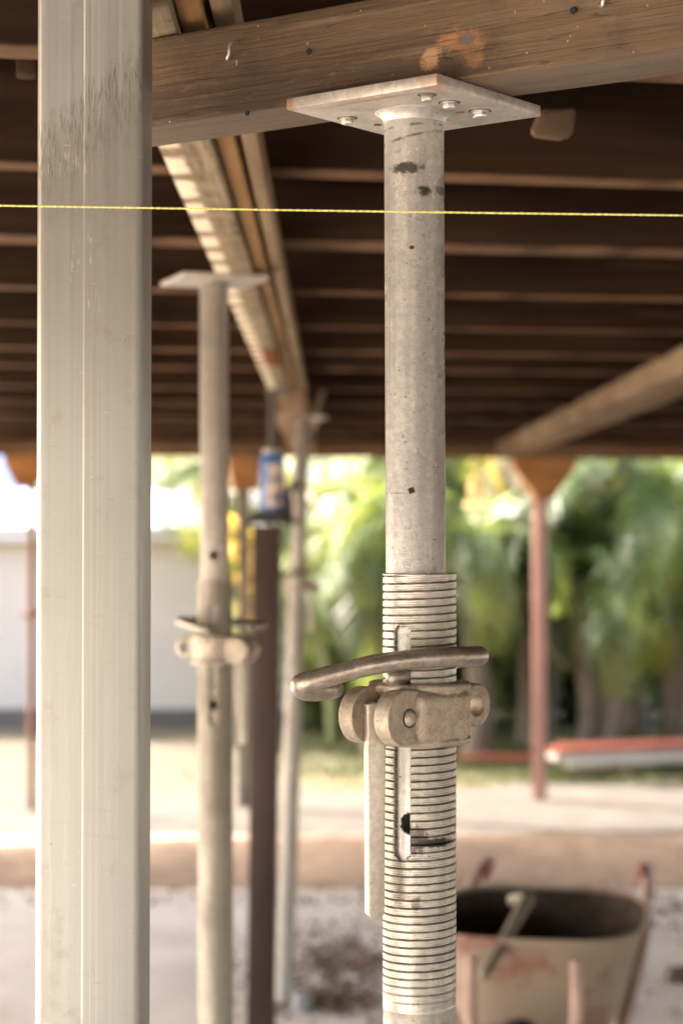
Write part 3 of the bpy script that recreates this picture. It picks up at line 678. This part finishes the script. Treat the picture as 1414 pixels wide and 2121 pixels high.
g._add(v, f); g.obj('shaft', AL, ap, (0, 0, 1.65), smooth=30)
G().box((0, 0, .003), (.16, .16, .006), .001, 1).obj('base_plate', GALV2, ap)

# ------------------------------------------------------------------ string line
a, b = P(-420, 419, 1.50), P(1850, 451.5, 1.47)
NS = 260
k = N('fluorescent_yellow_twine'); k.fin(k.mix(k.ramp(k.noise(900, 2), .35, .65), (.66,.66,.13), (.85,.83,.30)), .55, 0)
g = G()
for ph in (0, math.pi):
    g.tube([a.lerp(b, i/NS)+Vector((0, math.cos(i*1.9+ph), math.sin(i*1.9+ph)))*.00036-Vector((0, 0, .0006*math.sin(math.pi*i/NS))) for i in range(NS+1)], .00052, 6)
g.obj('string_line', k.m, None, label='taut fluorescent yellow string line crossing in front of both posts', cat='string')

# ------------------------------------------------------------------ brown post and bottle jack
dj = 6.2
jx = (560-707)/F*dj
bp = thing('brown_post', 'dark brown square steel post carrying the blue bottle jack', 'post', ((548-707)/F*dj-.012, dj, 0), (0, R(.7), R(-2)))
BP = simple('brown_primer_steel', (.050,.025,.015), .6, .1, .4, 7, .0008, st=(1,1,.4))
jz = Zd(1088, dj)
G().box((0, 0, jz/2), (.086, .086, jz-.002), .006, 2).obj('shaft', BP, bp)
G().box((0, 0, .003), (.2, .2, .006), .001, 1).obj('base_plate', BP, bp)
JB = simple('jack_blue_paint', (.03,.12,.36), .35, 0, .15, 20, .0002); JK = simple('jack_black', (.018,.015,.013), .5, .2, .3)
jk = thing('bottle_jack', 'blue bottle jack standing on top of the dark brown post', 'jack', (jx+.006, dj, jz+.003), (0, 0, R(-15)))
g = G().box((0, 0, .008), (.150, .120, .014), .003, 2); g.prism([(-.062, 0), (-.045, .028), (.045, .028), (.062, 0)], .09, Matrix.Translation((0, .045, .014)) @ Matrix.Rotation(R(90), 4, 'X'), .002); g.obj('base', JK, jk)
G().lathe([(.036, .040), (.0385, .045), (.0385, .205), (.036, .215), (.030, .220)], 40).obj('body', JB, jk)
G().lathe([(.030, .2195), (.030, .232), (.022, .240), (.014, .243)], 32).obj('collar', simple('jack_grey', (.36,.34,.32), .4, .6, .2), jk)
G().lathe([(.012, .241), (.012, CAMH+.4262-jz-.003-.022), (.019, CAMH+.4262-jz-.003-.020), (.019, CAMH+.4262-jz-.003-.001)], 24).obj('ram', DARKST, jk)
# decal plate: pale label with print marks, wrapped on the body
v = []; f = []
for j in range(2):
    for i in range(13): an = R(-100+75*i/12); v.append((.0388*math.cos(an), .0388*math.sin(an), .055+.135*j))
f = [(i, i+1, 14+i, 13+i) for i in range(12)]
k = N('jack_label'); sp = k.n('ShaderNodeSeparateXYZ'); k.L(k.co, sp.inputs[0])
bl = k.noise(1, 2, .5, co=k.map(scale=(60, 60, 32), loc=(3, 1, 0)))
k.fin(k.mix(k.ramp(bl, .44, .50), (.03,.08,.2), (.62,.50,.38)), .5)
g = G(); g._add(v, f); g.obj('label_plate', k.m, jk)
G().lathe([(.013, .02), (.013, .085), (.008, .09), (.008, .11)], 16, Matrix.Translation((.055, -.01, 0))).obj('pump', JK, jk)
G().tube([(.050, -.012, .095), (.075, -.02, .118), (.095, -.03, .120)], .012, 10).obj('handle_socket', JK, jk)

# ------------------------------------------------------------------ wheelbarrow
wb = thing('wheelbarrow', 'dirty cream and red wheelbarrow with mud-dark tray parked nose to camera', 'wheelbarrow', (.525, 5.30, 0), (0, 0, R(-11.4)))
k = N('worn_tray_paint'); a_ = k.noise(6, 5, .6); b_ = k.noise(30, 5, .7)
c = k.mix(k.ramp(a_, .46, .56), (.36,.27,.19), (.30,.13,.09)); c = k.mix(k.ramp(b_, .45, .65, 0, .8), c, (.34,.27,.20)); TR = k.fin(c, .7, 0, k.bump(b_, .001))
MUD = simple('dried_dark_mud', (.075,.052,.035), .95, 0, .5, 14, .006, .1)
def ring(wx, wy, z, cy, n=48, p=3.2):
    o = []
    for i in range(n):
        an = 2*math.pi*i/n; c_, s_ = math.cos(an), math.sin(an)
        o.append((wx*math.copysign(abs(c_)**(2/p), c_), cy+wy*math.copysign(abs(s_)**(2/p), s_), z))
    return o
def loft(rings, cap=True):
    g = G(); v = [p for r_ in rings for p in r_]; n = len(rings[0]); f = []
    for j in range(len(rings)-1):
        for i in range(n): f.append((j*n+i, j*n+(i+1) % n, (j+1)*n+(i+1) % n, (j+1)*n+i))
    if cap: f.append(tuple((len(rings)-1)*n+i for i in range(n)))
    g._add(v, f); return g
loft([ring(.285, .37, .62, 0), ring(.278, .363, .615, 0), ring(.262, .34, .56, 0), ring(.23, .29, .42, .02), ring(.19, .23, .335, .03), ring(.15, .18, .325, .03)]).obj('tray', TR, wb)
loft([ring(.274, .359, .618, 0), ring(.256, .334, .56, 0), ring(.224, .284, .425, .02), ring(.184, .224, .345, .03), ring(.14, .17, .335, .03)]).obj('mud_coating', MUD, wb)
rim = ring(.287, .372, .62, 0); g = G(); g.tube([Vector(p) for p in rim+[rim[0]]], .0075, 8, False); g.obj('rim', TR, wb)
FR = simple('barrow_frame_pink', (.50,.33,.26), .65, 0, .25, 12)
GRIP = simple('red_rubber_grip', (.28,.05,.045), .5, 0, .15)
for s_ in (-1, 1):
    G().tube([(s_*.035, -.60, .23), (s_*.14, -.40, .26), (s_*.215, -.1, .32), (s_*.262, .3, .50), (s_*.255, .60, .59), (s_*.25, .78, .60)], .0165, 12, sub=5).obj('handle', FR, wb)
    G().tube([(s_*.24, .70, .602), (s_*.24, .84, .602)], .024, 14).obj('grip', GRIP, wb)
    G().tube([(s_*.20, .16, .36), (s_*.22, .22, .02), (s_*.22, .10, .015), (s_*.19, -.05, .31)], .014, 10).obj('leg', FR, wb)
    G().tube([(s_*.13, -.385, .57), (s_*.125, -.40, .40), (s_*.06, -.55, .24)], .016, 10, sub=4).obj('front_strut', FR, wb)
wl = G(); wl.lathe([(.15, -.035), (.19, -.038), (.205, -.03), (.212, 0), (.205, .03), (.19, .038), (.15, .035), (.145, 0)], 48, Matrix.Rotation(R(90), 4, 'Y'), closed=True)
w_o = wl.obj('wheel', simple('tyre_rubber', (.02,.02,.022), .8, 0, .2), wb, (0, -.50, .245))
G().lathe([(.03, -.04), (.03, -.01), (.147, -.006), (.147, .006), (.03, .01), (.03, .04)], 32, Matrix.Rotation(R(90), 4, 'Y'), closed=False).obj('rim', FR, w_o)
# steel bar leaning out of the tray, over the front rim
q0, q1 = P(1092, 1862, 5.12), P(1004, 2020, 4.86)
G().tube([q0+Vector((-.03, .05, -.012)), q0, q0.lerp(q1, .5), q1], [.018, .019, .015, .013], 12).obj('steel_bar', simple('dull_grey_bar', (.20,.17,.12), .55, .3, .2), None, label='dull grey bar lying across the front rim of the wheelbarrow', cat='bar')

# ------------------------------------------------------------------ debris on the slab
def leafs():
    m = simple('fallen_leaf_orange', (.52,.20,.05), .7, 0, .3); i = 0
    for x, y, z in ((1395, 2105, 6.4), (1240, 1740, 10.3), (1000, 1765, 9.9)):
        p = P(x, y, z); zz = CAMH-(y-1090)/F*z
        Z0 = 1.65*F/(y-1090); p = Vector(((x-707)/F*Z0, Z0, .006)); s_ = .035
        g = G(); g._add([(-s_, 0, 0), (-.3*s_, s_*.4, .008), (s_, 0, .012), (-.3*s_, -s_*.4, .008)], [(0, 3, 2), (0, 2, 1)])
        g.obj('fallen_leaf', m, None, p, (0, 0, i*1.3), label=('orange fallen leaf on the slab right of the wheelbarrow', 'orange fallen leaf on the soil right of the red post', 'orange fallen leaf on the soil left of the red post')[i], cat='leaf', group='fallen orange leaves'); i += 1
leafs()
def litter():
    r = random.Random(11); v = []; f = []
    for cx_, cy_, n_, sx, sy in ((-.02, 7.5, 500, .16, .35), (.9, 7.2, 160, .5, .3), (-.1, 6.9, 200, .12, .1), (1.25, 8.5, 300, .5, .25), (-.4, 8.8, 300, 1.5, .12)):
        for _ in range(n_):
            x, y = r.gauss(cx_, sx), r.gauss(cy_, sy); s_ = r.uniform(.006, .022); an = r.uniform(0, 6.28); h = r.uniform(.002, .018)
            i = len(v); c_, s2 = math.cos(an)*s_, math.sin(an)*s_
            v += [(x-c_, y-s2, .003), (x+s2*.6, y-c_*.6, .004), (x+c_, y+s2, h), (x-s2*.6, y+c_*.6, h*.5), (x, y, h+.008)]; f += [(i, i+1, i+4), (i+1, i+2, i+4), (i+2, i+3, i+4), (i+3, i, i+4)]
    me = bpy.data.meshes.new('leaf_litter'); me.from_pydata(v, [], f); me.materials.append(simple('dry_leaf_litter', (.16,.10,.06), .95, 0, .4, 9)); link('leaf_litter', me, kind='stuff', label='dry brown dirt and leaf litter scattered over the slab', cat='litter')
litter()
g = G().lathe([(.03, 0), (.035, .01), (.033, .055), (.026, .06)], 20); g.obj('pipe_stub', simple('grey_pipe', (.32,.32,.32), .6, .1, .2), None, (.0-.135, 6.78, 0), label='short grey pipe stub at the foot of the farthest steel prop', cat='pipe')
Z0 = 1.65*F/(2035-1090)
G().tube([(0, 0, .03), (.35, .05, .03)], .03, 14).obj('pipe_offcut', simple('brown_pipe', (.12,.07,.05), .7, 0, .2), None, (1403*0+(1395-707)/F*Z0, Z0, 0), label='brown pipe offcut lying on the slab at the right edge', cat='pipe')

# ------------------------------------------------------------------ timber stack on the lawn
ts_group = 'boards stacked on the lawn'
REDB = simple('faded_red_board', (.46,.13,.075), .7, 0, .25, 8, .001, st=(.3,1,1)); WHB = simple('weathered_white_board', (.58,.52,.44), .7, 0, .25, 8, .001, st=(.3,1,1))
base = Vector((1.38, 13.05, 0)); ang = math.atan2(.75, 2.2)
for i, (dx, dy, z, m_, L_, lab) in enumerate(((0.1, 0, .060, WHB, 3.2, 'lower front white board of the stack on the grass'), (.25, .17, .062, WHB, 3.0, 'lower rear white board of the stack on the grass'), (.0, .02, .105, WHB, 3.4, 'upper white board of the stack, right under the red ones'), (.02, .04, .150, REDB, 3.2, 'front faded red board on top of the stack'), (.16, .19, .150, REDB, 3.0, 'rear faded red board on top of the stack'))):
    G().box((L_/2, 0, 0), (L_, .15, .040), .003, 1).obj('board', m_, None, base+Matrix.Rotation(ang, 3, 'Z') @ Vector((dx, dy, z+.03)), (0, 0, ang+.01*(i % 3-1)), label=lab, cat='board', group=ts_group)
for i, s_ in enumerate((.5, 2.4)):
    G().box((0, .08, .03), (.09, .45, .07), .003, 1).obj('packer', TANW, None, base+Matrix.Rotation(ang, 3, 'Z') @ Vector((s_, 0, .0)), (0, 0, ang), label=('timber packer under the near end of the board stack', 'timber packer under the middle of the board stack')[i], cat='packer')
G().box((.4, 0, .03), (.8, .14, .05), .003, 1).obj('board', REDB, None, P(955, 1588, 13.9)*1-Vector((0, 0, P(955, 1588, 13.9).z)), (0, 0, .1), label='single short red board lying on the grass left of the red post', cat='board', group=ts_group)

# ------------------------------------------------------------------ neighbour building, fence
WALLM = simple('cream_render', (.55,.49,.425), .9, 0, .06, 2, .001); ROOFM = simple('white_metal_roof', (.78,.77,.76), .5, 0, .04, 3)
nb = thing('garage', 'low cream rendered building with a white metal roof at the back left', 'building', (-2.9, 16.4, 0))
G().box((0, 2, .76), (6.0, 4, 1.52), .01, 1).obj('wall', WALLM, nb)
G().box((0, -.12, 1.57), (6.3, .12, .11), .01, 2).obj('gutter', simple('grey_gutter', (.50,.47,.44), .6, 0, .05), nb)
rf = link('roof', None, nb, (0, -.16, 1.64), (R(9), 0, 0)); rf.name = 'roof'
g = G().box((0, 1.3, 0), (6.35, 2.7, .03), .004, 1)
for i in range(42): g.box((-3.1+i*.151, 1.3, .022), (.03, 2.69, .016), 0)
bpy.data.objects.remove(rf); g.obj('roof', ROOFM, nb, (0, -.16, 1.645), (R(7), 0, 0))
G().box((0, -.02, .07), (6.02, .05, .15), .005, 1).obj('plinth', simple('dark_plinth', (.12,.10,.085), .9, 0, .2), nb)
fm = simple('grey_fence_sheet', (.22,.21,.20), .7, .1, .15, 6)
fe = thing('fence', 'grey metal sheet fence behind the palms on the right', 'fence', (0.3, 17.2, 0))
for i in range(9):
    g = G()
    pr = []
    for j in range(13): pr.append((j*.75/12, .012 if j % 2 else -.012))
    v = [(x, y, z) for z in (.05, 1.75) for x, y in pr]; g._add(v, [(j, j+1, 14+j, 13+j) for j in range(12)])
    o = g.obj('panel', fm, fe, (i*.78, 0, 0), smooth=0) if i == 0 else link('panel', o.data, fe, (i*.78, 0, 0))
    po = G().box((0, 0, .9), (.05, .05, 1.8), .003, 1).obj('post', fm, fe, (-.02, -.01, 0)) if i == 0 else link('post', po.data, fe, (i*.78-.02, -.01, 0))
G().lathe([(.0, 0), (1.1, 0), (1.05, .25), (.8, .55), (.4, .75), (.02, .82)][1:], 32).obj('canopy', simple('pale_blue_canvas', (.42,.48,.66), .7, 0, .05), None, (-4.35, 23, 2.02), label='pale blue rounded canopy rising beyond the white roof', cat='canopy')
tb = thing('far_building', 'plain white building wall far behind the palms', 'building', (6, 38, 0))
G().box((0, 2, 1.4), (20, 4, 2.8), .02, 1).obj('wall', simple('white_wall', (.62,.60,.58), .9, 0, .05, 1), tb)

# ------------------------------------------------------------------ palms and shrubs
def leaf_mat(name, col, col2, tr=.45, sc=2.):
    k = N(name); oi = k.n('ShaderNodeObjectInfo')
    f = k.math('ADD', k.math('MULTIPLY', k.noise(sc, 3), .7), k.math('MULTIPLY', oi.outputs['Random'], .3))
    c = k.mix(k.ramp(f, .35, .7), col, col2); k.fin(c, .42, 0)
    tl = k.n('ShaderNodeBsdfTranslucent'); k.L(k.mix(.5, c, (.32,.36,.05), 'MIX'), tl.inputs[0]); mx = k.n('ShaderNodeMixShader'); mx.inputs[0].default_value = tr
    k.L(k.b.outputs[0], mx.inputs[1]); k.L(tl.outputs[0], mx.inputs[2]); k.L(mx.outputs[0], k.out.inputs[0]); return k.m
PALM = leaf_mat('palm_green', (.045,.08,.025), (.16,.215,.075), .5); PALML = leaf_mat('palm_yellow_green', (.13,.19,.03), (.32,.34,.05), .5)
PALMY = leaf_mat('palm_yellow', (.55,.38,.04), (.70,.50,.08), .4); DEADP = leaf_mat('dead_frond', (.30,.24,.16), (.45,.38,.28), .25)
TRUNK = simple('palm_trunk_grey', (.17,.135,.10), .9, 0, .35, 14, .006, st=(1,1,3)); STEMG = simple('palm_cane_green', (.16,.17,.06), .6, 0, .3, 12)
def frond_mesh(name, L_, droop, nl, wmax, mat, seed, lw=.031):
    r = random.Random(seed); pts = []; p = Vector((0, 0, 0)); el = R(62); n = 22
    for i in range(n+1):
        pts.append(p.copy()); p = p+Vector((math.cos(el), 0, math.sin(el)))*L_/n; el -= R(droop)/n*(1+.6*i/n)
    g = G(); g.tube(pts, [max(.003, .014*(1-i/(n+1))) for i in range(n+1)], 5, False)
    for i in range(nl):
        t = .14+.85*i/nl; q = t*n; j = min(int(q), n-1); c = pts[j].lerp(pts[j+1], q-j); tg = (pts[j+1]-pts[j]).normalized(); up = Vector((0, -1, 0)).cross(tg)
        for sd_ in (-1, 1):
            ll = wmax*(math.sin(math.pi*min(1, .18+.82*t))**.7+.12)*r.uniform(.85, 1.1); d = (Vector((0, sd_, 0))*.75+tg*.62+up*r.uniform(-.02, .22)).normalized()
            sdn = tg*lw*.5*r.uniform(.8, 1.2); m1 = c+d*ll*.5+Vector((0, 0, -.03*ll)); e = c+d*ll+Vector((0, 0, -.34*ll))
            g._add([c-sdn*.5, c+sdn*.5, m1+sdn, m1-sdn, e], [(0, 1, 2, 3), (3, 2, 4)])
    me = bpy.data.meshes.new(name); g.bm.to_mesh(me); g.bm.free(); me.materials.append(mat); return me
FM = [frond_mesh('frond', 1.9, 120, 44, .48, PALM, 1), frond_mesh('frond', 1.6, 155, 40, .42, PALM, 2), frond_mesh('frond', 2.2, 135, 48, .5, PALM, 3)]
FL = [frond_mesh('frond', 1.7, 110, 40, .46, PALML, 4), frond_mesh('frond', 1.5, 140, 38, .4, PALML, 5)]
FY = [frond_mesh('frond', 1.3, 170, 30, .36, PALMY, 6)]; FD = [frond_mesh('frond', 1.5, 215, 34, .3, DEADP, 7)]
def palm(x, y, ht, lean, n, label, mix=(.7, .2, .04, .06), seed=0, scale=1., el0=0, canes=1):
    r = random.Random(seed+50); t = thing('palm_tree', label, 'palm', (x, y, 0), group='palms along the back fence')
    for c_ in range(canes):
        an = r.uniform(0, 6.28); lx = lean+ (0 if canes == 1 else math.cos(an)*.35); ly = 0 if canes == 1 else math.sin(an)*.35; h = ht*r.uniform(.75, 1.05) if canes > 1 else ht
        top = Vector((lx, ly, h)); b0 = Vector((math.cos(an)*.12, math.sin(an)*.12, 0)) if canes > 1 else Vector()
        rr = (.075 if canes == 1 else .06 if canes == 3 else .035)
        g = G(); pp_ = [b0.lerp(top, i/10)+Vector((.04*math.sin(i*.6), 0, 0)) for i in range(11)]; g.tube(pp_, [rr*(1.5-.6*i/10) for i in range(11)], 10, False); g.obj('trunk', TRUNK if canes in (1, 3) else STEMG, t)
        for i in range(n//canes):
            q = r.random(); M_ = FM if q < mix[0] else FL if q < mix[0]+mix[1] else FY if q < sum(mix[:3]) else FD
            az = 2.4*i+r.uniform(-.3, .3); pt = R(r.uniform(-15, 55)) if M_ is not FD else R(r.uniform(50, 85))
            o = link('frond', r.choice(M_), t, top, (0, 0, 0)); o.rotation_euler = (Matrix.Rotation(az, 3, 'Z') @ Matrix.Rotation(pt, 3, 'Y')).to_euler(); s_ = scale*r.uniform(.75, 1.1); o.scale = (s_, s_, s_)
    return t
palm(1.5, 14.9, 2.35, .1, 26, 'many stemmed palm with long drooping fronds right of the red post', (.65, .15, .04, .16), seed=1, canes=3)
palm(2.45, 15.6, 2.15, -.05, 24, 'leafy palm at the right edge in front of the grey fence', seed=2, canes=3)
palm(.55, 15.5, 2.2, .1, 20, 'dark leaved palm just left of the red post', (.85, .1, .0, .05), seed=3)
palm(.05, 15.0, 1.7, .0, 24, 'multi stemmed cane palm behind the nearest prop', (.45, .35, .05, .15), seed=4, canes=4, scale=.8)
palm(-.78, 15.2, 1.9, .0, 14, 'slender palm with yellow fronds between the second prop and the brown post', (.1, .35, .5, .05), seed=5, scale=.75)
palm(-1.75, 15.4, 2.35, .2, 14, 'light green palm whose fronds hang in front of the white roof', (.1, .8, .1, 0), seed=6, scale=.8)
#palm(1.05, 16.3, 2.6, -.1, 20, 'tall palm standing behind the two nearest the red post', (.8, .15, 0, .05), seed=8)
palm(1.78, 14.0, 1.35, .1, 22, 'low palm with drooping fronds almost touching the grass right of the red post', (.75, .15, .02, .08), seed=21, canes=3, scale=.85)
palm(.95, 14.1, 1.45, .0, 18, 'low palm with drooping fronds close to the left side of the red post', (.75, .15, .0, .1), seed=22, canes=1, scale=.8)
palm(2.35, 14.3, 1.6, .0, 18, 'low drooping palm at the right edge above the board stack', (.7, .15, .03, .12), seed=23, canes=1, scale=.85)
palm(.25, 14.4, 1.35, .0, 16, 'low pale fronded palm between the farthest prop and the nearest prop', (.35, .25, .0, .40), seed=24, canes=1, scale=.8)
def leafball(g, c, rx, rz, n, r, s0=.05):
    for _ in range(n):
        d = Vector((r.gauss(0, 1), r.gauss(0, 1), r.gauss(0, 1))).normalized()*(r.random()**.4); q = c+Vector((d.x*rx, d.y*rx, d.z*rz))
        a = Vector((r.gauss(0, 1), r.gauss(0, 1), r.gauss(0, 1))).normalized(); b = a.orthogonal().normalized(); s_ = s0*r.uniform(.6, 1.5)
        g._add([q-a*s_, q+b*s_*.45, q+a*s_, q-b*s_*.45], [(0, 1, 2, 3)])
def shrub(x, y, w_, h, n, mat, label, seed):
    r = random.Random(seed); t = thing('shrub', label, 'shrub', (x, y, 0)); g = G()
    for _ in range(9): leafball(g, Vector((r.uniform(-w_, w_)*.7, r.uniform(-.25, .25), r.uniform(.2, .85)*h)), w_*.45, h*.28, n//9, r)
    g.obj('crown', mat, t, smooth=0)
    g = G()
    for i in range(5): g.tube([(0, 0, 0), (r.uniform(-.3, .3)*w_, 0, h*.4), (r.uniform(-.7, .7)*w_, r.uniform(-.2, .2), h*.8)], [.03, .02, .01], 6, sub=3)
    g.obj('trunk', TRUNK, t)
DKL = leaf_mat('dark_shrub_leaf', (.018,.035,.010), (.05,.085,.022), .3, 4)
shrub(.75, 16.5, .8, 2.0, 5000, DKL, 'dark dense shrub behind the palms left of the red post', 1)
shrub(1.9, 16.7, .9, 1.5, 5000, DKL, 'dark dense shrub behind the palms right of the red post', 2)
shrub(-.05, 16.0, .55, 1.3, 2500, leaf_mat('olive_shrub_leaf', (.06,.09,.02), (.14,.17,.05), .4, 4), 'olive green shrub low behind the nearest prop', 3)
# orange flower bracts
def flower(x, y, z, s0, label, seed):
    r = random.Random(seed); g = G(); [leafball(g, Vector((r.uniform(-.5, .5)*s0, 0, (i-2)*s0*.5)), s0*.33, s0*.4, 24, r, s0*.22) for i in range(5)]; g.obj('flower_cluster', FLY if seed > 4 else FLW, None, P(x, y, z), smooth=0, label=label, cat='flower', group='orange flowers among the palms')
FLY = leaf_mat('yellow_petal', (.80,.50,.05), (.90,.60,.06), .4)
FLW = leaf_mat('orange_petal', (.70,.42,.16), (.75,.50,.22), .3)
flower(988, 1012, 13.8, .11, 'orange flower cluster high up beside the nearest prop', 1)
flower(1306, 1258, 13.8, .11, 'orange flower cluster low among the fronds at the right', 2)
flower(1285, 982, 14.0, .08, 'orange flower cluster high up right of the red post', 3)
flower(655, 1030, 14.0, .06, 'small orange flower cluster between the farthest prop and the nearest', 4)
flower(500, 1140, 13.6, .17, 'yellow orange flower cluster left of the blue jack', 5)
flower(512, 1240, 13.6, .12, 'yellow orange flower cluster left of the brown post', 6)
